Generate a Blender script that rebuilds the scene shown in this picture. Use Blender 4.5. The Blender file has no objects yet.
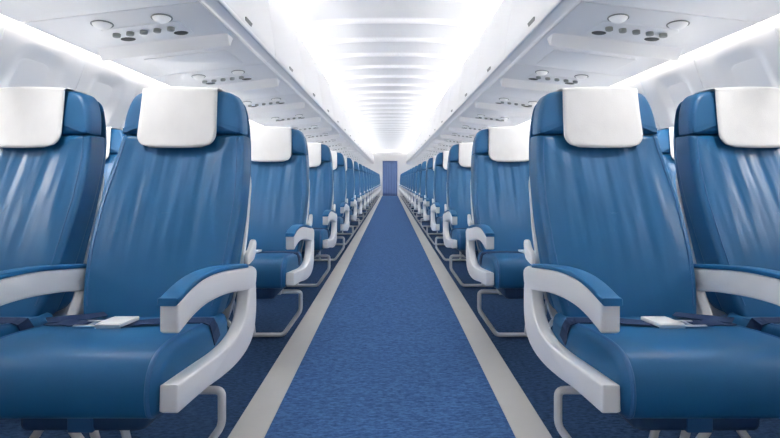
import bpy, bmesh, math, random
from mathutils import Vector, noise

random.seed(7)
scene = bpy.context.scene
COL = scene.collection
PI = math.pi
EYE = 0.88            # camera height
FOC = 400.0           # focal length in pixels for a 780 px wide picture
PITCH = 1.05          # seat row pitch
ROWS = 19
BAY = 1.05           # overhead bin / service panel pitch
Y_END = 22.0          # bulkhead with the curtain
Y_START = -2.60       # where the modelled cabin begins, behind the viewer

# ------------------------------------------------------------------ materials
def new_mat(name):
    m = bpy.data.materials.new(name); m.use_nodes = True
    nt = m.node_tree
    return m, nt, nt.nodes['Principled BSDF']

def mat(name, color, rough=0.5, metal=0.0, spec=0.5, var=0.0, var_scale=6.0,
        bump=0.0, bump_scale=300.0, bump_dist=0.001, stretch=None, coat=0.0, sheen=0.0):
    m, nt, b = new_mat(name)
    b.inputs['Base Color'].default_value = (*color, 1)
    b.inputs['Roughness'].default_value = rough
    b.inputs['Metallic'].default_value = metal
    b.inputs['Specular IOR Level'].default_value = spec
    b.inputs['Coat Weight'].default_value = coat
    b.inputs['Sheen Weight'].default_value = sheen
    tc = nt.nodes.new('ShaderNodeTexCoord')
    src = tc.outputs['Object']
    if stretch:
        mp = nt.nodes.new('ShaderNodeMapping'); mp.inputs['Scale'].default_value = stretch
        nt.links.new(src, mp.inputs['Vector']); src = mp.outputs['Vector']
    if var > 0:
        n = nt.nodes.new('ShaderNodeTexNoise'); n.inputs['Scale'].default_value = var_scale
        n.inputs['Detail'].default_value = 4
        nt.links.new(src, n.inputs['Vector'])
        mx = nt.nodes.new('ShaderNodeMix'); mx.data_type = 'RGBA'
        mx.inputs['A'].default_value = (*[c * (1 - var) for c in color], 1)
        mx.inputs['B'].default_value = (*[min(1, c * (1 + var)) for c in color], 1)
        nt.links.new(n.outputs['Fac'], mx.inputs['Factor'])
        nt.links.new(mx.outputs['Result'], b.inputs['Base Color'])
    if bump > 0:
        n2 = nt.nodes.new('ShaderNodeTexNoise'); n2.inputs['Scale'].default_value = bump_scale
        n2.inputs['Detail'].default_value = 3
        nt.links.new(src, n2.inputs['Vector'])
        bp = nt.nodes.new('ShaderNodeBump'); bp.inputs['Strength'].default_value = bump
        bp.inputs['Distance'].default_value = bump_dist
        nt.links.new(n2.outputs['Fac'], bp.inputs['Height'])
        nt.links.new(bp.outputs['Normal'], b.inputs['Normal'])
    return m

def emit(name, color, strength):
    m, nt, b = new_mat(name)
    b.inputs['Base Color'].default_value = (0.8, 0.8, 0.8, 1)
    b.inputs['Emission Color'].default_value = (*color, 1)
    b.inputs['Emission Strength'].default_value = strength
    return m

BLUE = (0.010, 0.104, 0.248)
M = {}
M['leather'] = mat('blue_leather', BLUE, 0.42, spec=0.42, var=0.10, var_scale=5, bump=0.25, bump_scale=260, bump_dist=0.0006)
M['pad'] = mat('blue_pad_leather', (0.010, 0.125, 0.300), 0.42, spec=0.42, var=0.06, var_scale=9, bump=0.2, bump_scale=260, bump_dist=0.0006)
M['piping'] = mat('blue_piping', (0.026, 0.115, 0.28), 0.45)
M['under'] = mat('navy_underframe', (0.012, 0.05, 0.13), 0.55)
M['cloth'] = mat('white_cloth', (0.82, 0.815, 0.805), 0.9, spec=0.15, var=0.04, var_scale=30, bump=0.5, bump_scale=420, bump_dist=0.0012, stretch=(1, 1, 0.5))
M['plastic'] = mat('white_plastic', (0.88, 0.875, 0.87), 0.38, var=0.015, var_scale=4)
M['tube'] = mat('pale_metal_tube', (0.72, 0.71, 0.69), 0.38, spec=0.6)
M['belt'] = mat('navy_webbing', (0.008, 0.030, 0.095), 0.75, bump=0.5, bump_scale=500, bump_dist=0.001)
M['steel'] = mat('brushed_steel', (0.80, 0.80, 0.80), 0.28, metal=0.9, var=0.03, var_scale=60)
M['buckle'] = mat('white_buckle', (0.86, 0.86, 0.85), 0.3, var=0.01)
M['bin'] = mat('white_bin_panel', (0.90, 0.90, 0.905), 0.42, var=0.012, var_scale=3)
M['panel'] = mat('white_service_panel', (0.90, 0.90, 0.905), 0.5, var=0.015, var_scale=3)
M['wall'] = mat('white_sidewall', (0.90, 0.90, 0.905), 0.55, var=0.012, var_scale=2)
M['ceiling'] = mat('white_ceiling', (0.90, 0.90, 0.905), 0.5, var=0.01, var_scale=2)
M['grey'] = mat('grey_latch', (0.23, 0.245, 0.24), 0.4, var=0.05, var_scale=40)
M['nozzle'] = mat('grey_nozzle', (0.30, 0.315, 0.30), 0.32, metal=0.5, var=0.03)
M['dark'] = mat('dark_grille', (0.018, 0.022, 0.022), 0.5, var=0.1, var_scale=60)
M['lens'] = emit('lamp_lens', (1.0, 0.99, 0.97), 0.12)
M['strip'] = mat('grey_floor_strip', (0.50, 0.495, 0.48), 0.5, var=0.05, var_scale=8, bump=0.1, bump_scale=200, bump_dist=0.0005)
M['backwall'] = mat('white_bulkhead', (0.80, 0.80, 0.80), 0.5, var=0.01)
M['curtain'] = mat('blue_curtain_cloth', (0.12, 0.19, 0.38), 0.8, spec=0.2, var=0.08, var_scale=12, stretch=(4, 4, 0.6))

# wrinkled backrest leather: long soft creases that run down from under the headrest
def backrest_mat():
    m = mat('blue_leather_creased', BLUE, 0.37, spec=0.42, var=0.10, var_scale=4, bump=0.22, bump_scale=260, bump_dist=0.0006)
    nt = m.node_tree
    b = nt.nodes['Principled BSDF']
    prev = b.inputs['Normal'].links[0].from_node
    tc = nt.nodes.new('ShaderNodeTexCoord')
    mp = nt.nodes.new('ShaderNodeMapping'); mp.inputs['Scale'].default_value = (13, 3, 1.6)
    mp.inputs['Rotation'].default_value = (0, 0.10, 0)
    n = nt.nodes.new('ShaderNodeTexNoise'); n.inputs['Scale'].default_value = 1.0; n.inputs['Detail'].default_value = 1.5
    nt.links.new(tc.outputs['Object'], mp.inputs['Vector']); nt.links.new(mp.outputs['Vector'], n.inputs['Vector'])
    bp = nt.nodes.new('ShaderNodeBump'); bp.inputs['Strength'].default_value = 1.0; bp.inputs['Distance'].default_value = 0.034
    # creases are deepest just under the headrest and die out towards the cushion
    sx = nt.nodes.new('ShaderNodeSeparateXYZ'); nt.links.new(tc.outputs['Object'], sx.inputs['Vector'])
    mr = nt.nodes.new('ShaderNodeMapRange'); mr.inputs['From Min'].default_value = 0.58; mr.inputs['From Max'].default_value = 0.88
    mr.inputs['To Min'].default_value = 0.12; mr.inputs['To Max'].default_value = 1.0
    nt.links.new(sx.outputs['Z'], mr.inputs['Value']); nt.links.new(mr.outputs['Result'], bp.inputs['Strength'])
    nt.links.new(n.outputs['Fac'], bp.inputs['Height'])
    nt.links.new(bp.outputs['Normal'], prev.inputs['Normal'])
    return m
M['backrest'] = backrest_mat()

def carpet_mat(name, c1, c2, streak):
    m, nt, b = new_mat(name)
    b.inputs['Roughness'].default_value = 0.95
    b.inputs['Specular IOR Level'].default_value = 0.12
    tc = nt.nodes.new('ShaderNodeTexCoord')
    mp = nt.nodes.new('ShaderNodeMapping'); mp.inputs['Scale'].default_value = streak
    nt.links.new(tc.outputs['Object'], mp.inputs['Vector'])
    n = nt.nodes.new('ShaderNodeTexNoise'); n.inputs['Scale'].default_value = 1; n.inputs['Detail'].default_value = 5
    n.inputs['Roughness'].default_value = 0.7
    nt.links.new(mp.outputs['Vector'], n.inputs['Vector'])
    r = nt.nodes.new('ShaderNodeValToRGB')
    r.color_ramp.elements[0].position = 0.36; r.color_ramp.elements[0].color = (*c1, 1)
    r.color_ramp.elements[1].position = 0.66; r.color_ramp.elements[1].color = (*c2, 1)
    nt.links.new(n.outputs['Fac'], r.inputs['Fac']); nt.links.new(r.outputs['Color'], b.inputs['Base Color'])
    bp = nt.nodes.new('ShaderNodeBump'); bp.inputs['Strength'].default_value = 0.6; bp.inputs['Distance'].default_value = 0.003
    nt.links.new(n.outputs['Fac'], bp.inputs['Height']); nt.links.new(bp.outputs['Normal'], b.inputs['Normal'])
    return m
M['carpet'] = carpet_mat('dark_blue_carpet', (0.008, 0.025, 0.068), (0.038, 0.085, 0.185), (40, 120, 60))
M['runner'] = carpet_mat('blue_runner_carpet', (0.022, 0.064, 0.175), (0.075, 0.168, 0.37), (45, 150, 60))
M['cove'] = emit('cove_light_diffuser', (1.0, 0.972, 0.938), 44.0)
M['daylight'] = emit('window_daylight', (1.0, 0.962, 0.918), 21.0)  # added glow that fills the cabin from below the shades
M['wash'] = emit('sidewall_light_diffuser', (1.0, 0.93, 0.86), 3.0)

# ------------------------------------------------------------------ mesh helpers
def to_obj(name, bm, m, parent=None, smooth=True, loc=None):
    bmesh.ops.remove_doubles(bm, verts=bm.verts, dist=1e-6)
    bmesh.ops.recalc_face_normals(bm, faces=bm.faces)
    me = bpy.data.meshes.new(name); bm.to_mesh(me); bm.free()
    me.materials.append(m)
    if smooth:
        for p in me.polygons: p.use_smooth = True
        try: me.set_sharp_from_angle(angle=math.radians(50))
        except Exception: pass
    o = bpy.data.objects.new(name, me); COL.objects.link(o)
    if parent: o.parent = parent
    if loc: o.location = loc
    return o

def empty(name, loc):
    o = bpy.data.objects.new(name, None); COL.objects.link(o)
    o.location = loc; o.empty_display_size = 0.1
    return o

def tag(o, label, cat, group=None):
    o['label'] = label; o['category'] = cat
    if group: o['group'] = group
    return o

def struct(o, label=None):
    o['kind'] = 'structure'
    if label: o['label'] = label
    return o

def round_poly(pts, rad, seg=5, closed=True):
    """fillet the corners of a polygon with quadratic arcs"""
    out = []; n = len(pts)
    for i, p in enumerate(pts):
        p = Vector(p)
        if not closed and i in (0, n - 1): out.append(p); continue
        r = rad[i] if isinstance(rad, (list, tuple)) else rad
        a = Vector(pts[i - 1]); c = Vector(pts[(i + 1) % n])
        da = a - p; dc = c - p
        la = min(r, da.length * 0.48); lc = min(r, dc.length * 0.48)
        if r <= 1e-6: out.append(p); continue
        s = p + da.normalized() * la; e = p + dc.normalized() * lc
        for k in range(seg + 1):
            t = k / seg
            out.append(s * (1 - t) ** 2 + p * 2 * t * (1 - t) + e * t * t)
    return out

def catmull(pts, seg=6, closed=True):
    n = len(pts); P = [Vector(p) for p in pts]; out = []
    for i in range(n if closed else n - 1):
        p0 = P[(i - 1) % n] if closed or i > 0 else P[i]
        p1 = P[i]; p2 = P[(i + 1) % n]
        p3 = P[(i + 2) % n] if closed or i + 2 < n else P[(i + 1) % n]
        for k in range(seg):
            t = k / seg
            out.append(0.5 * ((2 * p1) + (-p0 + p2) * t + (2 * p0 - 5 * p1 + 4 * p2 - p3) * t * t + (-p0 + 3 * p1 - 3 * p2 + p3) * t ** 3))
    if not closed: out.append(P[-1])
    return out

def area2(pts):
    return sum(pts[i - 1][0] * pts[i][1] - pts[i][0] * pts[i - 1][1] for i in range(len(pts)))

def inset_loop(pts, d):
    n = len(pts); sgn = 1 if area2(pts) > 0 else -1
    out = []
    for i in range(n):
        a = pts[i - 1]; b = pts[i]; c = pts[(i + 1) % n]
        t1 = (b - a); t2 = (c - b)
        if t1.length < 1e-9: t1 = t2
        if t2.length < 1e-9: t2 = t1
        n1 = Vector((-t1.y, t1.x)).normalized() * sgn; n2 = Vector((-t2.y, t2.x)).normalized() * sgn
        m = n1 + n2
        if m.length < 1e-6: m = n1
        m = m.normalized(); k = max(0.5, m.dot(n1))
        out.append(b + m * (d / k))
    return out

def pillow(outline, axis, a0, a1, r0, r1=None, seg=4, bulge0=0.0, bulge1=0.0, ngon=False, xf=None, bm=None):
    """a solid whose outline is given in the plane across `axis`, with rounded rims at both ends and a gentle
    crown on the two caps"""
    if r1 is None: r1 = r0
    pts = [Vector(p[:2]) for p in outline]
    own = bm is None
    if own: bm = bmesh.new()
    sgn = 1 if a1 > a0 else -1
    def place(p, a):
        v = {'x': (a, p[0], p[1]), 'y': (p[0], a, p[1]), 'z': (p[0], p[1], a)}[axis]
        return xf(Vector(v)) if xf else Vector(v)
    rings = []
    inner0 = inset_loop(pts, r0) if r0 > 0 else pts
    inner1 = inset_loop(pts, r1) if r1 > 0 else pts
    fr = [0.06, 0.3, 0.55, 0.78, 0.93]
    cx = sum((p for p in pts), Vector((0, 0))) / len(pts)
    def cap(inner, a, s, bul):
        res = []
        for f in fr:
            res.append([place(cx + (p - cx) * f, a - s * bul * (1 - f ** 2.2)) for p in inner])
        return res
    if not ngon: rings += cap(inner0, a0, sgn, bulge0)
    for j in range(seg + 1):
        if r0 <= 0 and j < seg: continue
        an = j / seg * PI / 2
        lp = inset_loop(pts, r0 * (1 - math.sin(an))) if r0 > 0 else pts
        rings.append([place(p, a0 + sgn * r0 * (1 - math.cos(an))) for p in lp])
    for j in range(seg + 1):
        if r1 <= 0 and j > 0: continue
        an = (1 - j / seg) * PI / 2
        lp = inset_loop(pts, r1 * (1 - math.sin(an))) if r1 > 0 else pts
        rings.append([place(p, a1 - sgn * r1 * (1 - math.cos(an))) for p in lp])
    if not ngon: rings += cap(inner1, a1, -sgn, bulge1)[::-1]
    V = [[bm.verts.new(v) for v in r] for r in rings]
    n = len(pts)
    for a, b in zip(V, V[1:]):
        for i in range(n):
            try: bm.faces.new((a[i - 1], a[i], b[i], b[i - 1]))
            except ValueError: pass
    bm.faces.new(V[0]); bm.faces.new(V[-1])
    return bm

def tube(path, r, sides=10, bm=None, closed=False):
    if bm is None: bm = bmesh.new()
    P = [Vector(p) for p in path]; n = len(P); rings = []
    up = None
    for i, p in enumerate(P):
        if closed: t = P[(i + 1) % n] - P[i - 1]
        else: t = P[min(i + 1, n - 1)] - P[max(i - 1, 0)]
        t.normalize()
        if up is None:
            up = t.orthogonal().normalized()
        up = (up - t * up.dot(t)).normalized()
        w = t.cross(up)
        rings.append([bm.verts.new(p + (up * math.cos(2 * PI * k / sides) + w * math.sin(2 * PI * k / sides)) * r) for k in range(sides)])
    pairs = list(zip(rings, rings[1:])) + ([(rings[-1], rings[0])] if closed else [])
    for a, b in pairs:
        for k in range(sides):
            bm.faces.new((a[k - 1], a[k], b[k], b[k - 1]))
    if not closed:
        bm.faces.new(rings[0]); bm.faces.new(rings[-1])
    return bm

def ribbon(path, w, th, side=Vector((0, 1, 0)), bm=None):
    """a flat strap: path of points, width measured along side"""
    if bm is None: bm = bmesh.new()
    rows = []
    n = len(path)
    for i, p in enumerate(path):
        p = Vector(p)
        t = (Vector(path[min(i + 1, n - 1)]) - Vector(path[max(i - 1, 0)])).normalized()
        s = (side - t * side.dot(t))
        s = s.normalized() * (w / 2)
        nn = t.cross(s).normalized()
        if nn.z < 0: nn = -nn
        nn *= th
        rows.append([bm.verts.new(v) for v in (p - s, p + s, p + s + nn, p - s + nn)])
    for a, b in zip(rows, rows[1:]):
        for k in range(4): bm.faces.new((a[k - 1], a[k], b[k], b[k - 1]))
    bm.faces.new(rows[0]); bm.faces.new(rows[-1])
    return bm

def box(x0, x1, y0, y1, z0, z1, bevel=0.0, bm=None):
    if bm is None: bm = bmesh.new()
    r = bmesh.ops.create_cube(bm, size=1)
    for v in r['verts']:
        v.co = Vector(((x0 + x1) / 2 + v.co.x * (x1 - x0), (y0 + y1) / 2 + v.co.y * (y1 - y0), (z0 + z1) / 2 + v.co.z * (z1 - z0)))
    if bevel > 0:
        es = list({e for v in r['verts'] for e in v.link_edges})
        bmesh.ops.bevel(bm, geom=es, offset=bevel, segments=2, profile=0.5, affect='EDGES')
    return bm

def extrude_profile(prof, ys, bm=None, closed=False, mirror=1):
    """sweep an (x, z) profile along y"""
    if bm is None: bm = bmesh.new()
    R = [[bm.verts.new((p[0] * mirror, y, p[1])) for p in prof] for y in ys]
    n = len(prof)
    for a, b in zip(R, R[1:]):
        for i in range(0 if closed else 1, n):
            bm.faces.new((a[i - 1], a[i], b[i], b[i - 1]))
    if closed:
        bm.faces.new(R[0]); bm.faces.new(R[-1])
    return bm

# ------------------------------------------------------------------ the setting
EX = EYE
LIN = 0.1186                       # slope of the service panels
PANEL_Z = 1.76                     # height of the service panels at their aisle edge
def panel_h(x): return PANEL_Z - LIN * (x - 0.9352)
U = 1.257                          # size of the overhead fittings

def build_setting():
    # floor
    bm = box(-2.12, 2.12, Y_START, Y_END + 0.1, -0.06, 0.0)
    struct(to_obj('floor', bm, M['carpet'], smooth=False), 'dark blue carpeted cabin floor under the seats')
    # sidewalls, with soft window reveals pressed into them
    prof = [(2.085, 0.0), (2.092, 0.06), (2.098, 0.35), (2.10, 0.65), (2.10, 0.90), (2.093, 1.08), (2.072, 1.21), (2.010, 1.345), (1.934, 1.508), (1.888, 1.628), (1.872, 1.71), (1.855, 1.80), (1.79, 1.89), (1.51, 1.96)]
    pr = catmull([Vector(p) for p in prof], 10, closed=False)
    wy = []
    k = -3
    while 2.212 + 0.525 * k < Y_END - 0.3:
        wy.append(2.212 + 0.525 * k); k += 1
    wy = [y for y in wy if y > Y_START + 0.2]
    def recess(y, z):
        d = 1e9
        for c in wy:
            if abs(y - c) < 0.26:
                qx = abs(y - c) - (0.153 - 0.088); qz = abs(z - 1.377) - (0.22 - 0.088)
                dd = math.hypot(max(qx, 0), max(qz, 0)) + min(max(qx, qz), 0) - 0.088
                d = min(d, dd)
        t = max(0.0, min(1.0, (0.015 - d) / 0.095))
        return 0.036 * t * t * (3 - 2 * t)
    ys = [Y_START]
    while ys[-1] < Y_END: ys.append(min(Y_END, ys[-1] + (0.0145 if ys[-1] < 7 else 0.06)))
    cut = max(k for k, p in enumerate(pr) if p.y <= 1.2101)
    for s, nm, seg, what in ((-1, 'wall_left', pr[:cut + 1], 'lower'), (1, 'wall_right', pr[:cut + 1], 'lower'),
                             (-1, 'wall_left_upper', pr[cut:], 'upper'), (1, 'wall_right_upper', pr[cut:], 'upper')):
        bm = bmesh.new(); R = []
        for y in ys:
            R.append([bm.verts.new((s * (p.x + recess(y, p.y)), y, p.y)) for p in seg])
        for a, b in zip(R, R[1:]):
            for i in range(1, len(seg)): bm.faces.new((a[i - 1], a[i], b[i], b[i - 1]))
        struct(to_obj(nm, bm, M['wall']), 'white %s sidewall panels on the %s of the cabin' % (what, 'left' if s < 0 else 'right'))
    # windows with their shades drawn; the glowing panes below are added fill
    i = 1
    for s in (-1, 1):
        for c in wy:
            if c < 0.3: continue
            def xs(z):
                for a, b in zip(pr, pr[1:]):
                    if a.y <= z <= b.y: return a.x + (b.x - a.x) * (z - a.y) / max(1e-6, b.y - a.y)
                return pr[-1].x
            zlo = 1.335
            out = round_poly([(c - 0.108, zlo), (c + 0.108, zlo), (c + 0.108, 1.540), (c - 0.108, 1.540)], [0.01, 0.01, 0.075, 0.075], 6)
            bm = pillow(out, 'x', 0.0, 0.012, 0.004, 0.0, seg=2, xf=lambda v, s=s: Vector((s * (xs(v.z) + 0.0325 + v.x), v.y, v.z)))
            o = to_obj('window_%d' % i, bm, M['wall']); i += 1
            struct(o)
            out = round_poly([(c - 0.108, 1.19), (c + 0.108, 1.19), (c + 0.108, 1.333), (c - 0.108, 1.333)], [0.075, 0.075, 0.005, 0.005], 6)
            bm = pillow(out, 'x', 0.0, 0.006, 0.001, 0.0, seg=1, ngon=True, xf=lambda v, s=s: Vector((s * (xs(v.z) + 0.0345 + v.x), v.y, v.z)))
            pane = to_obj('window_pane', bm, M['daylight'], o)  # added to brighten the service panels, hidden behind the seats
    # seams between the wall panels
    i = 1
    for s in (-1, 1):
        for c in wy:
            y = c - 0.25
            if y < 0.8: continue
            path = [(s * (p.x - 0.0005), y + (1.6 - p.y) * 0.06, p.y) for p in pr if 0.6 < p.y < 1.70]
            struct(to_obj('trim_%d' % i, tube(path, 0.0035, 6), M['bin'])); i += 1
    # ceiling: arched, with cross ribs
    xsn = 40
    def ch(x, y):
        q = abs(x) / 0.955
        h = 2.5455 - 0.066 * min(q, 1.0) ** 3 - 0.050 * min(q, 1.0) ** 14
        ph = ((y - 4.198) / 0.5606) % 1.0
        d = min(ph, 1 - ph) * 0.5606
        rib = max(0.0, 1 - (d / 0.070) ** 2)
        edge = max(0.0, min(1.0, (0.98 - abs(x)) / 0.10))
        # each panel is dished slightly upward between two ribs
        return h - 0.027 * rib * edge + 0.013 * math.sin(PI * ph) * edge
    ys = []
    y = Y_START
    while y < Y_END:
        ys.append(y); y += 0.0143 if y < 9 else 0.03
    ys.append(Y_END)
    hx = [1.203, 1.08] + [1.0 - 0.02 * k for k in range(0, 15)] + [0.70 - 0.05 * k for k in range(0, 14)]
    xs_ceiling = [-x for x in hx] + [0.0] + hx[::-1]
    xsn = len(xs_ceiling) - 1
    bm = bmesh.new(); R = []
    for y in ys:
        R.append([bm.verts.new((x, y, ch(x, y))) for x in xs_ceiling])
    for a, b in zip(R, R[1:]):
        for k in range(1, xsn + 1): bm.faces.new((a[k - 1], a[k], b[k], b[k - 1]))
    o = to_obj('ceiling', bm, M['ceiling'])
    sm = o.modifiers.new('thickness', 'SOLIDIFY'); sm.thickness = 0.02; sm.offset = 1.0
    struct(o, 'white arched cabin ceiling with cross ribs')
    # aisle runner and the two pale strips that border it
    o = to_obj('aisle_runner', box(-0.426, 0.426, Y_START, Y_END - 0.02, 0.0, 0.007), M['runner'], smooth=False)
    tag(o, 'long bright blue carpet runner down the middle of the aisle', 'carpet')
    for s in (-1, 1):
        a, b = sorted((s * 0.427, s * 0.55))
        o = to_obj('floor_strip', box(a, b, Y_START, Y_END - 0.02, 0.0, 0.009, 0.002), M['strip'])
        tag(o, 'pale grey floor strip along the %s edge of the blue runner' % ('left' if s < 0 else 'right'), 'floor strip', 'floor strips beside the runner')
    # end bulkhead with a doorway
    out_z = [(2.12, 0.0), (2.12, 2.75), (-2.12, 2.75), (-2.12, 0.0), (-0.40, 0.0), (-0.40, 1.92), (0.40, 1.92), (0.40, 0.0)]
    bm = pillow(out_z, 'y', Y_END, Y_END + 0.05, 0.0, 0.0, ngon=True)
    struct(to_obj('wall_back', bm, M['backwall'], smooth=False), 'white bulkhead at the far end of the cabin')
    # curtain filling the doorway, hung from a rail
    c = empty('doorway_curtain', (0, Y_END - 0.045, 0.0))
    tag(c, 'blue grey pleated curtain closing the far end of the aisle', 'curtain')
    bm = bmesh.new(); R = []
    N = 120
    for z in [0.015 + 1.915 * k / 12 for k in range(13)]:
        R.append([bm.verts.new((-0.405 + 0.81 * k / N, 0.016 * math.sin(k / N * 2 * PI * 9 + 0.5 * math.sin(z * 2)) * (0.6 + 0.4 * math.sin(k * .37)), z)) for k in range(N + 1)])
    for a, b in zip(R, R[1:]):
        for k in range(1, N + 1): bm.faces.new((a[k - 1], a[k], b[k], b[k - 1]))
    o = to_obj('curtain_cloth', bm, M['curtain'], c)
    sm = o.modifiers.new('thickness', 'SOLIDIFY'); sm.thickness = 0.003
    to_obj('curtain_rail', tube([(-0.45, 0.0, 1.94), (0.45, 0.0, 1.94)], 0.010), M['tube'], c)
    # lamps: the light coves over the bins and the wash lights over the sidewalls
    for s in (-1, 1):
        prof = [(1.190, 2.325), (1.190, 2.400), (1.197, 2.400), (1.197, 2.325)]
        bm = extrude_profile(prof, [Y_START, Y_END - 0.01], closed=True, mirror=s)
        o = to_obj('cove_light', bm, M['cove'], smooth=False)
        tag(o, 'bright light strip between the ceiling and the %s overhead bins' % ('left' if s < 0 else 'right'), 'light', 'cove lights beside the ceiling')
        tr = [(1.206, 2.23), (1.214, 2.23), (1.214, 2.50), (1.206, 2.50)]
        struct(to_obj('trim_cove_%s' % ('left' if s < 0 else 'right'), extrude_profile(tr, [Y_START, Y_END - 0.01], closed=True, mirror=s), M['bin'], smooth=False))  # unseen plate added to stop world light leaking in behind the cove
        x0 = 1.828; h0 = panel_h(x0)
        prof = [(x0, h0 + 0.001), (x0 + 0.006, h0 + 0.001), (x0 + 0.006, h0 + 0.032), (x0, h0 + 0.032)]
        bm = extrude_profile(prof, [Y_START, Y_END - 0.01], closed=True, mirror=s)
        o = to_obj('sidewall_light', bm, M['wash'], smooth=False)
        tag(o, 'warm light strip above the %s sidewall, beside the service panels' % ('left' if s < 0 else 'right'), 'light', 'wash lights over the sidewalls')

# ------------------------------------------------------------------ overhead bins and service panels
ORD = ['first', 'second', 'third', 'fourth', 'fifth', 'sixth', 'seventh', 'eighth', 'ninth', 'tenth', 'eleventh', 'twelfth',
       'thirteenth', 'fourteenth', 'fifteenth', 'sixteenth', 'seventeenth', 'eighteenth', 'nineteenth', 'twentieth',
       'twenty-first', 'twenty-second', 'twenty-third', 'twenty-fourth']

def build_bin(s):
    t = empty('overhead_bin', (0, 0, 0))
    L = BAY - 0.004
    # body behind the door
    body = [(0.9742, 2.313), (0.9113, 2.0741), (0.895, 1.8605), (0.9553, 1.7825), (1.3827, panel_h(1.3827) + 0.016), (1.7095, panel_h(1.7095) + 0.022), (1.6341, 1.961), (1.3198, 2.2501)]
    bm = pillow([Vector((p[0] * s, p[1])) for p in body], 'y', 0.0, L, 0.003, ngon=True, seg=1)
    to_obj('bin_body', bm, M['bin'], t, smooth=False)
    # curved door
    front = catmull([(0.9478, 2.3947), (0.9327, 2.3004), (0.9076, 2.137), (0.8849, 1.9987), (0.8711, 1.8982), (0.8648, 1.8416), (0.8698, 1.8127)], 6, closed=False)
    back = [Vector((p.x + 0.016, p.y)) for p in front[::-1]]
    pts = [Vector((p.x * s, p.y)) for p in front + back]
    door = to_obj('bin_door', pillow(pts, 'y', 0.0, L, 0.004, ngon=True, seg=2), M['bin'], t)
    # latch on the lower edge of the door
    out = round_poly([(0.415, 0.748), (0.525, 0.748), (0.525, 0.777), (0.415, 0.777)], 0.004, 2)
    def lx(v):
        return Vector((s * U * (0.687 - v.x + (0.777 - v.z) * 0.40), v.y, 0.88 + v.z * U))
    lt = to_obj('latch', pillow(out, 'x', -0.012, 0.006, 0.0, 0.003, seg=2, xf=lx), M['grey'], door)
    lt['label'] = 'small grey latch'
    # finger rail under the door
    rail = catmull([(0.8654, 1.8114), (0.8673, 1.8001), (0.8761, 1.7938), (0.8874, 1.7976), (0.9076, 1.7876), (0.9277, 1.7737), (0.9321, 1.7637), (0.9371, 1.7599), (0.9409, 1.775), (0.9239, 1.8039), (0.8799, 1.8165)], 4, closed=True)
    to_obj('grip_rail', pillow([Vector((p.x * s, p.y)) for p in rail], 'y', 0.0, L, 0.0, ngon=True), M['bin'], t)
    return t

def disc(r, h, dome=0.0, seg=24, rings=4, sx=1.0):
    """a low round button in local coordinates, hanging down from z=0"""
    bm = bmesh.new(); prof = [(r, 0.0), (r, -h * 0.7), (r * 0.94, -h)]
    for k in range(1, rings): prof.append((r * 0.94 * (1 - k / rings), -h - dome * (1 - (1 - k / rings) ** 2)))
    R = [[bm.verts.new((p[0] * math.cos(2 * PI * k / seg) * sx, p[0] * math.sin(2 * PI * k / seg), p[1])) for k in range(seg)] for p in prof]
    for a, b in zip(R, R[1:]):
        for k in range(seg): bm.faces.new((a[k - 1], a[k], b[k], b[k - 1]))
    bm.faces.new(R[0]); bm.faces.new(R[-1])
    return bm

def ring(r, tr, seg=28, sx=1.0):
    return tube([(r * sx * math.cos(2 * PI * k / seg), r * math.sin(2 * PI * k / seg), 0) for k in range(seg)], tr, 6, closed=True)

def on_panel(bm, s, x, y, drop=0.0):
    """lay a shape built around the origin onto the sloping service panel"""
    a = math.atan(LIN)
    for v in bm.verts:
        c = v.co * U
        u = c.x; w = c.z
        v.co = Vector((s * (x * U + u * math.cos(a) + w * math.sin(-a)), y * U + c.y, panel_h(x * U) - drop - u * math.sin(a) + w * math.cos(a)))
    return bm

def slab_on_panel(s, x0, x1, y0, y1, down, up, r=0.02):
    x0, x1, y0, y1 = x0 * U, x1 * U, y0 * U, y1 * U
    out = round_poly([(x0, y0), (x1, y0), (x1, y1), (x0, y1)], r * U, 4)
    return pillow(out, 'z', -down, up, 0.002, 0.0, seg=2, ngon=True, xf=lambda v: Vector((s * v.x, v.y, panel_h(v.x) + v.z)))

lamp_data = bpy.data.lights.new('reading_lamp', 'SPOT')
lamp_data.energy = 13.0; lamp_data.spot_size = math.radians(84); lamp_data.spot_blend = 0.9; lamp_data.shadow_soft_size = 0.035
lamp_data.color = (1.0, 0.98, 0.96)

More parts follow.
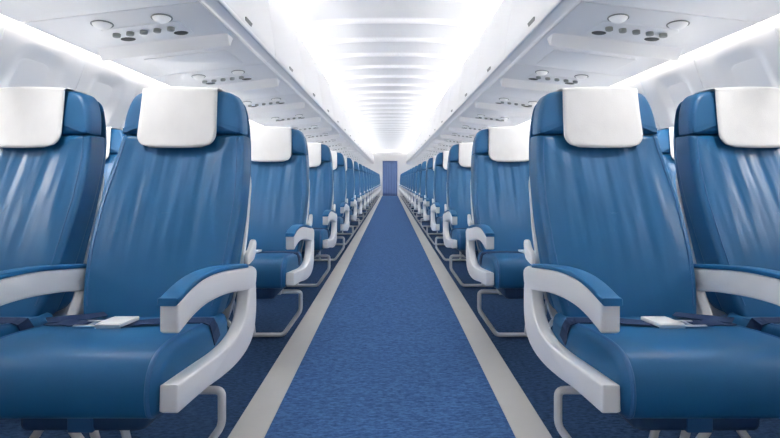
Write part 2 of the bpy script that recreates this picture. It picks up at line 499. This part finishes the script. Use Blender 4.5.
def build_psu(s):
    """service panel: y=0 is the near edge, measured where the first bay meets the viewer"""
    t = empty('passenger_service_panel', (0, 0, 0))
    out = [(0.945, 0.004), (1.825, 0.004), (1.825, BAY - 0.004), (0.945, BAY - 0.004)]
    bm = pillow(out, 'z', 0.0, 0.014, 0.003, 0.0, seg=2, ngon=True, xf=lambda v: Vector((s * v.x, v.y, panel_h(v.x) + v.z)))
    to_obj('panel', bm, M['panel'], t)
    # raised control plate that carries lights and nozzles
    to_obj('control_plate', slab_on_panel(s, 0.905, 1.245, 0.135, 0.292, 0.006, 0.002, 0.03), M['panel'], t)
    to_obj('mask_door', slab_on_panel(s, 0.86, 1.30, 0.53, 0.79, 0.005, 0.002, 0.02), M['panel'], t)
    for x, y in ((1.193, 0.088), (0.949, 0.094)):
        bz = to_obj('reading_light', on_panel(ring(0.038, 0.0028), s, x, y, 0.002), M['grey'], t)
        to_obj('lens', on_panel(disc(0.034, 0.008, 0.014), s, x, y, 0.0), M['lens'], bz)
        sp = bpy.data.objects.new('reading_lamp', lamp_data); COL.objects.link(sp); sp.parent = bz
        sp.location = (s * x * U, y * U, panel_h(x * U) - 0.045)
        aim = Vector((s * ((0.64 if x < 1.0 else 1.78) - x * U), 0.42, -0.95))
        sp.rotation_euler = aim.to_track_quat('-Z', 'Y').to_euler()
    for k in range(5):
        x = 1.2 - 0.0595 * k; y = 0.188
        nz = to_obj('air_nozzle', on_panel(disc(0.0155, 0.016, 0.003, 16), s, x, y, 0.002), M['nozzle'], t)
        to_obj('nozzle_collar', on_panel(ring(0.0175, 0.0025, 20), s, x, y, 0.003), M['panel'], nz)
    for x in (1.193, 0.952):
        vt = to_obj('speaker_grille', on_panel(disc(0.024, 0.004, 0.001, 24, sx=1.35), s, x, 0.254, 0.002), M['dark'], t)
        to_obj('grille_bezel', on_panel(ring(0.027, 0.004, 28, 1.35), s, x, 0.254, 0.003), M['panel'], vt)
    # drop-down divider strip across the panel
    bm = bmesh.new()
    tri = [(0.322, 0.004), (0.356, -0.050), (0.364, -0.050), (0.40, 0.004)]
    V = []
    for x in (0.772, 0.776, 1.384, 1.388):
        k = 1.0 if x in (0.776, 1.384) else 0.97
        V.append([bm.verts.new((s * x * U, (0.36 + (a - 0.36) * k) * U, panel_h(x * U) + b * k * U)) for a, b in tri])
    for a, b in zip(V, V[1:]):
        for i in range(4): bm.faces.new((a[i - 1], a[i], b[i], b[i - 1]))
    bm.faces.new(V[0]); bm.faces.new(V[-1])
    to_obj('divider_strip', bm, M['bin'], t)
    return t

def copy_tree(o, parent=None, far=False):
    c = o.copy(); COL.objects.link(c)
    if parent: c.parent = parent
    for ch in list(o.children):
        copy_tree(ch, c)
    return c

def build_overhead():
    for s in (-1, 1):
        side = 'left' if s < 0 else 'right'
        b0 = build_bin(s); p0 = build_psu(s)
        y0 = 1.9735 - BAY
        k = 0; vis = 0; pv = 0
        while True:
            y = y0 + k * BAY
            if y + BAY > Y_END: break
            b = b0 if k == 0 else copy_tree(b0)
            p = p0 if k == 0 else copy_tree(p0)
            b.location = (0, y, 0); p.location = (0, y, 0)
            tag(b, 'white overhead bin with grey latch, %s along the %s side from the viewer' % (ORD[k], side), 'overhead bin', 'overhead bins on the %s' % side)
            tag(p, 'white panel of lights and nozzles under the %s overhead bin on the %s' % (ORD[k], side), 'service panel', 'service panels on the %s' % side)
            k += 1
        # the last short bit up to the bulkhead
        y = y0 + k * BAY
        bm = bmesh.new()
        prof = [(0.9478, 2.3947), (0.9076, 2.137), (0.8648, 1.8416), (0.9352, 1.7599), (1.8252, panel_h(1.8252)), (1.8252, 1.8228), (1.3827, 2.2501), (0.9805, 2.313)]
        o = to_obj('trim_behind_%s' % side, extrude_profile(prof, [Y_START, y0 - 0.002], closed=True, mirror=s), M['bin'], smooth=False)
        struct(o)
        if Y_END - y > 0.02:
            o = to_obj('trim_end_%s' % side, extrude_profile(prof, [y + 0.002, Y_END - 0.002], closed=True, mirror=s), M['bin'], smooth=False)
            struct(o)

# ------------------------------------------------------------------ seats
Y0 = 1.18        # seat origin lies this far from the viewer in the first row
SL = 0.285       # recline
YF = [(0.36, -0.010), (0.47, 0.020), (0.64, 0.072), (0.80, 0.132), (0.90, 0.172), (1.00, 0.206), (1.10, 0.224), (1.20, 0.238), (1.30, 0.25)]
def yf(z):                                     # front face of the backrest in seat coordinates
    for k in range(1, len(YF) - 1):
        if z <= YF[k + 1][0] or k == len(YF) - 2:
            (x0, y0), (x1, y1), (x2, y2), (x3, y3) = YF[k - 1], YF[k], YF[k + 1], YF[min(k + 2, len(YF) - 1)]
            if z < x1: return y1 + (z - x1) * (y1 - y0) / (x1 - x0)
            t = (z - x1) / (x2 - x1); h = x2 - x1
            m1 = (y2 - y0) / (x2 - x0); m2 = (y3 - y1) / (x3 - x1)
            return (2*t**3 - 3*t*t + 1) * y1 + (t**3 - 2*t*t + t) * h * m1 + (-2*t**3 + 3*t*t) * y2 + (t**3 - t*t) * h * m2

def zc(y):       # top of the cushion in seat coordinates
    P = [(-0.28, 0.494), (-0.23, 0.502), (-0.13, 0.492), (0.01, 0.470), (0.10, 0.466)]
    for a, b in zip(P, P[1:]):
        if a[0] <= y <= b[0]:
            t = (y - a[0]) / (b[0] - a[0]); t = t * t * (3 - 2 * t) * 0.5 + t * 0.5
            return a[1] + (b[1] - a[1]) * t
    return P[0][1] if y < P[0][0] else P[-1][1]

def build_seat(m, aisle, detail=2):
    """m=+1: seat left of the aisle (aisle lies at +x), m=-1: mirrored. Built around its own origin on the floor."""
    t = empty('airplane_seat', (0, 0, 0))
    X = lambda v: Vector((m * v.x, v.y, v.z))
    # ---- cushion
    prof = catmull([(0.06, 0.468), (0.01, 0.470), (-0.13, 0.492), (-0.23, 0.5015), (-0.285, 0.494), (-0.314, 0.470), (-0.3255, 0.435),
                    (-0.325, 0.392), (-0.308, 0.360), (-0.24, 0.347), (-0.05, 0.338), (0.05, 0.338), (0.075, 0.40)], 5)
    bm = pillow(prof, 'x', -0.226, 0.226, 0.026, 0.026, seg=6, bulge0=0.004, bulge1=0.004, ngon=False, xf=X)
    cu = to_obj('seat_cushion', bm, M['leather'], t)
    for u in (-0.206, 0.206):
        lp = inset_loop([Vector(p) for p in prof], 0.0045)
        path = [X(Vector((u, p.x, p.y))) for p in lp if p.x < 0.02]
        # start the welt at the rear top and run round the front
        i0 = max(range(len(path)), key=lambda i: path[i].y + path[i].z * 0.5)
        path = path[i0:] + path[:i0]
        to_obj('piping', tube(path, 0.0062, 8), M['piping'], cu)
    # ---- underframe
    fr = box(-0.151, 0.151, -0.24, 0.06, 0.283, 0.350, 0.018)
    for v in fr.verts: v.co.x *= m
    uf = to_obj('underframe', fr, M['under'], t)
    to_obj('underframe_strap', box(-0.03 , 0.03, -0.243, -0.2, 0.287, 0.345, 0.002), M['piping'], uf)
    # ---- leg hoop
    pts = [(0.10, 0.255), (0.227, 0.255), (0.227, 0.150), (0.130, 0.0135), (-0.130, 0.0135), (-0.227, 0.150), (-0.227, 0.255), (-0.10, 0.255)]
    hp = round_poly([Vector((p[0] * m, 0.01, p[1])) for p in pts], 0.020, 5, closed=False)
    bm = tube(hp, 0.0115, 12)
    lg = to_obj('leg_hoop', bm, M['tube'], t)
    for u in (0.11, -0.11):
        to_obj('leg_bracket', box(u - 0.014, u + 0.014, -0.02, 0.04, 0.245, 0.29, 0.004), M['tube'], lg)
    # two slanted struts in the middle
    for u in (-0.125, -0.035):
        hp2 = [Vector((m * u, -0.10, 0.30)), Vector((m * u, -0.03, 0.16)), Vector((m * u, 0.01, 0.022))]
        to_obj('strut', tube(hp2, 0.0105, 12), M['tube'], lg)
    # ---- backrest front pad
    sh = lambda v: X(Vector((v.x, v.y + yf(v.z), v.z)))
    out = [(-0.196, 0.445), (0.196, 0.445), (0.221, 0.56), (0.231, 0.68), (0.233, 0.82), (0.222, 0.95), (0.2105, 1.038), (-0.2105, 1.038), (-0.222, 0.95), (-0.233, 0.82), (-0.231, 0.68), (-0.221, 0.56)]
    def dense(o, rad, n=3):
        o = round_poly([Vector(p) for p in o], rad, 4)
        res = []
        for i, p in enumerate(o):
            q = o[(i + 1) % len(o)]; k = max(1, int((q - p).length / 0.025))
            res += [p.lerp(q, j / k) for j in range(k)]
        return res
    pad = dense(out, [0.03, 0.03, 0.05, 0.05, 0.05, 0.05, 0.008, 0.008, 0.05, 0.05, 0.05, 0.05])
    bm = pillow(pad, 'y', 0.0, 0.085, 0.017, 0.012, seg=6, bulge0=0.006, xf=sh)
    bk = to_obj('backrest', bm, M['backrest'], t)
    # stitched seams along both sides of the pad
    for sd in (-1, 1):
        path = []
        for k in range(24):
            z = 0.50 + (1.034 - 0.50) * k / 23
            hw = 0.0
            for a, b in zip(out[1:7], out[2:7]):
                if a[1] <= z <= b[1]: hw = a[0] + (b[0] - a[0]) * (z - a[1]) / (b[1] - a[1])
            if hw: path.append(sh(Vector((sd * (hw - 0.0205), -0.0004, z))))
        to_obj('seam', tube(path, 0.0019, 6), M['piping'], bk)
    # rear half of the backrest
    outb = [(-0.200, 0.45), (0.200, 0.45), (0.219, 0.60), (0.226, 0.75), (0.222, 0.92), (0.2115, 1.04), (0.204, 1.10), (0.190, 1.158), (0.158, 1.182), (-0.158, 1.182), (-0.190, 1.158), (-0.204, 1.10), (-0.2115, 1.04), (-0.222, 0.92), (-0.226, 0.75), (-0.219, 0.60)]
    padb = dense(outb, 0.04)
    def shb(v):
        taper = 0.052 * max(0.0, min(1.0, (v.z - 0.55) / 0.6))
        yy = v.y - taper * max(0.0, (v.y - 0.08) / 0.05)
        return X(Vector((v.x, yy + yf(v.z), v.z)))
    bp = to_obj('back_panel', pillow(padb, 'y', 0.080, 0.135, 0.006, 0.014, seg=3, bulge1=0.006, xf=shb), M['leather'], t)
    # white shell behind
    outs = [(-0.190, 0.40), (0.190, 0.40), (0.224, 0.58), (0.231, 0.70), (0.226, 0.88), (0.200, 0.95), (-0.200, 0.95), (-0.226, 0.88), (-0.231, 0.70), (-0.224, 0.58)]
    to_obj('back_shell', pillow(dense(outs, 0.04), 'y', 0.132, 0.150, 0.004, 0.006, seg=2, xf=shb), M['plastic'], t)
    # ---- headrest
    outh = [(-0.2105, 1.040), (0.2105, 1.040), (0.2065, 1.100), (0.191, 1.160), (0.170, 1.188), (0.128, 1.198), (-0.128, 1.198), (-0.170, 1.188), (-0.191, 1.160), (-0.2065, 1.100)]
    oh = dense(outh, [0.006, 0.006, 0.05, 0.03, 0.03, 0.03, 0.03, 0.03, 0.03, 0.05])
    hd = to_obj('headrest', pillow(oh, 'y', -0.006, 0.066, 0.020, 0.012, seg=6, bulge0=0.010, bulge1=0.0, xf=sh), M['leather'], t)
    # white cover draped over the headrest
    bm = bmesh.new(); R = []
    NU = 20
    base = yf(1.10)
    path = []
    # front bottom -> up -> over the top -> down the back
    def fy(z): return -0.020 + yf(z)
    for k in range(22):
        z = 0.992 + (1.192 - 0.992) * k / 21; path.append((fy(z) - 0.003, z, k))
    yt = fy(1.192) - 0.003
    for k in range(1, 9):
        a = k / 8 * PI / 2
        path.append((yt + 0.030 * (1 - math.cos(a)), 1.192 + 0.012 * math.sin(a), 30))
    for k in range(1, 5): path.append((yt + 0.030 + 0.065 * k / 4, 1.204, 30))
    for k in range(1, 7):
        a = k / 6 * PI / 2
        path.append((yt + 0.095 + 0.018 * math.sin(a), 1.204 - 0.018 * (1 - math.cos(a)), 30))
    for k in range(1, 6): path.append((yt + 0.113 + 0.002 * k, 1.186 - 0.022 * k, 30))
    for y, z, k in path:
        hw = 0.136 - (0.006 * max(0, min(1, (z - 1.03) / 0.16)))
        rr = 0.048
        dz = z - 0.992
        if k < 22 and dz < rr:
            hw -= rr - math.sqrt(max(0, rr * rr - (rr - dz) ** 2))
        row = []
        for i in range(NU + 1):
            u = -1 + 2 * i / NU
            cr = 0.006 * (1 - u * u)      # follows the crown of the headrest
            zz = z + (0.004 * (1 - u * u) * min(1, max(0, (z - 1.15) / 0.03)))
            nz = 0.0012 * noise.noise(Vector((u * 3.1, z * 19, 1.3))) if k < 22 else 0
            sag = -0.003 * (1 - u * u) if k == 0 else 0
            row.append(bm.verts.new(X(Vector((u * hw - 0.006, y + (0.012 if k < 22 else 0.008) * (u * u) * 0.5 - cr * 0.5 + nz - 0.002, zz + sag)))))
        R.append(row)
    for a, b in zip(R, R[1:]):
        for i in range(1, NU + 1): bm.faces.new((a[i - 1], a[i], b[i], b[i - 1]))
    cv = to_obj('headrest_cover', bm, M['cloth'], hd)
    sm = cv.modifiers.new('thickness', 'SOLIDIFY'); sm.thickness = 0.003; sm.offset = 0.0
    cv['label'] = 'white cloth headrest cover'
    # ---- armrest on the aisle side (in window seats it is the one shared by the pair)
    ux = 0.2475 if aisle else 0.2795
    arm_top = [(-0.313, 0.610), (-0.25, 0.627), (-0.18, 0.634), (-0.08, 0.628), (0.04, 0.609), (0.115, 0.596)]
    arm = catmull(arm_top, 4, closed=False)
    arm = arm + catmull([(0.160, 0.592), (0.194, 0.575), (0.199, 0.550), (0.182, 0.517), (0.130, 0.521)], 4, closed=False)
    arm = arm + catmull([(0.06, 0.535), (0.00, 0.549), (-0.10, 0.564), (-0.185, 0.568), (-0.25, 0.560), (-0.306, 0.545)], 4, closed=False)
    arm = arm + [Vector((-0.313, 0.550))]
    bm = pillow(arm, 'x', ux - 0.021, ux + 0.021, 0.006, seg=3, ngon=True, xf=X)
    ar = to_obj('armrest', bm, M['plastic'], t); ar['label'] = 'curved white armrest'
    top = catmull(arm_top, 4, closed=False)
    up = inset_loop(top + [Vector((0.11, 0.4)), Vector((-0.3, 0.4))], -0.013)[:len(top)]
    up[0] = Vector((-0.319, 0.625)); up[-1] = Vector((0.118, 0.606))
    low = [Vector((p.x, p.y + 0.0005)) for p in top]
    low[0] = Vector((-0.321, 0.609))
    padp = low + up[::-1]
    pd = to_obj('armrest_pad', pillow(padp, 'x', ux - 0.0225, ux + 0.0225, 0.004, seg=3, ngon=True, xf=X), M['pad'], ar)
    pd['label'] = 'blue padded top'
    if aisle:
        # C-shaped side panel under the armrest
        outer = catmull([(0.190, 0.545), (0.197, 0.49), (0.194, 0.42), (0.168, 0.362), (0.11, 0.334), (0.02, 0.328), (-0.08, 0.339), (-0.18, 0.357), (-0.308, 0.372)], 5, closed=False)
        inner = catmull([(-0.314, 0.436), (-0.19, 0.421), (-0.08, 0.408), (0.01, 0.408), (0.075, 0.430), (0.112, 0.475), (0.130, 0.545)], 5, closed=False)
        sp = outer + [Vector((-0.317, 0.379))] + inner
        to_obj('side_panel', pillow(sp, 'x', ux - 0.0205, ux + 0.0205, 0.006, seg=3, ngon=True, xf=X), M['plastic'], t)
        hb = round_poly([Vector(p) for p in [(0.180, 0.588), (0.250, 0.600), (0.268, 0.660), (0.240, 0.672), (0.215, 0.640), (0.180, 0.625)]], 0.02, 4)
        to_obj('hinge_cover', pillow(hb, 'x', 0.229, 0.246, 0.004, seg=2, ngon=True, xf=X), M['plastic'], t)
    else:
        hb = round_poly([Vector(p) for p in [(0.03, 0.42), (0.115, 0.42), (0.17, 0.53), (0.11, 0.54), (0.085, 0.53)]], 0.01, 3)
        to_obj('armrest_bracket', pillow(hb, 'x', ux - 0.016, ux + 0.016, 0.004, seg=2, ngon=True, xf=X), M['plastic'], t)
    # ---- lap belt lying on the cushion
    if detail >= 1:
        e = 0.004
        by = -0.105
        path = [(-0.215, -0.02, 0), (-0.235, -0.075, 0)]
        A = []
        for k in range(14):                                        # strap from the buckle out to the aisle side
            u = 0.02 + (0.205 - 0.02) * k / 13; y = by + 0.05 * (k / 13) ** 1.5
            z = zc(y) + e + (0.004 * math.sin(k / 13 * PI))
            A.append(X(Vector((u, y, z))))
        A.append(X(Vector((0.222, by + 0.055, zc(by) - 0.010)))); A.append(X(Vector((0.229, by + 0.06, 0.455)))); A.append(X(Vector((0.2295, by + 0.075, 0.42))))
        bt = to_obj('seat_belt', ribbon(A, 0.040, 0.0022), M['belt'], t, smooth=False)
        bt['label'] = 'navy lap belt with white buckle'
        B = []
        for k in range(14):                                        # strap on the other side, ending in a fold
            u = -0.085 - 0.115 * k / 13; y = by + 0.004 + 0.012 * k / 13
            B.append(X(Vector((u, y, zc(y) + e + 0.0015 * math.sin(k)))))
        to_obj('belt_strap', ribbon(B, 0.040, 0.0022), M['belt'], bt, smooth=False)
        Cc = []
        for k in range(10):
            u = -0.205 + 0.085 * k / 9; y = by + 0.012 + 0.105 * (k / 9) 
            Cc.append(X(Vector((u, y, zc(y) + e + 0.006))))
        to_obj('belt_fold', ribbon(Cc, 0.036, 0.0022), M['belt'], bt, smooth=False)
        # buckle: a tilted plate with turned-down edge, and the steel tongue
        bm = box(-0.034, 0.034, -0.027, 0.027, 0.0, 0.011, 0.002)
        for v in bm.verts:
            x, y, z = v.co
            v.co = X(Vector((x - 0.001 + y * 0.28, y + by - 0.005, z + zc(by) + 0.006 + (y + 0.03) * 0.02)))
        bu = to_obj('buckle', bm, M['buckle'], bt)
        bm = box(-0.033, 0.033, -0.0285, -0.025, -0.004, 0.009, 0.001)
        for v in bm.verts:
            x, y, z = v.co
            v.co = X(Vector((x - 0.001 + y * 0.28, y + by - 0.006, z + zc(by) + 0.006)))
        to_obj('buckle_lip', bm, M['steel'], bu)
        bm = box(-0.10, -0.018, -0.030, -0.022, 0.004, 0.008, 0.0015)
        box(-0.085, -0.018, 0.002, 0.008, 0.006, 0.010, 0.0015, bm)
        box(-0.064, -0.056, -0.028, 0.006, 0.005, 0.009, 0.0015, bm)
        for v in bm.verts:
            x, y, z = v.co; v.co = X(Vector((x, y + by - 0.004, z + zc(by) + 0.004)))
        to_obj('belt_tongue', bm, M['steel'], bt)
    return t

def build_seats():
    for m in (1, -1):
        side = 'left' if m == 1 else 'right'
        for kind, cx, rows in (('aisle', -0.727, ROWS), ('middle', -1.260, ROWS), ('window', -1.832, 6)):
            proto = build_seat(m, kind == 'aisle')
            for r in range(rows):
                o = proto if r == 0 else copy_tree(proto)
                o.location = (m * cx, Y0 + PITCH * r, 0)
                nth = 'nearest' if r == 0 else ORD[r]
                tag(o, 'blue leather %s seat with white headrest cover, %s row %s of the aisle' % (kind, nth, side),
                    'seat', '%s seats %s of the aisle' % (kind, side))

build_setting()
build_overhead()
build_seats()

# ------------------------------------------------------------------ light
w = bpy.data.worlds.new('daylight'); scene.world = w; w.use_nodes = True
bg = w.node_tree.nodes['Background']
bg.inputs['Color'].default_value = (1.0, 0.99, 0.98, 1)
bg.inputs['Strength'].default_value = 0.22  # even white fill added through the open cabin end behind the viewer

# ------------------------------------------------------------------ camera
cam = bpy.data.cameras.new('camera'); co = bpy.data.objects.new('camera', cam); COL.objects.link(co)
co.location = (0, 0, EYE); co.rotation_euler = (PI / 2, 0, 0)
cam.sensor_width = 36.0; cam.sensor_fit = 'HORIZONTAL'
cam.lens = 36.0 * FOC / 780.0
cam.shift_y = -(219 - 180) / 780.0
cam.clip_start = 0.01
scene.camera = co

scene.view_settings.view_transform = 'Standard'
scene.view_settings.look = 'None'
scene.view_settings.gamma = 1.0
scene.view_settings.exposure = 0.86
try:
    scene.view_settings.use_curve_mapping = False
    scene.cycles.use_denoising = True
    scene.cycles.max_bounces = 12
    scene.cycles.diffuse_bounces = 8
except Exception:
    pass
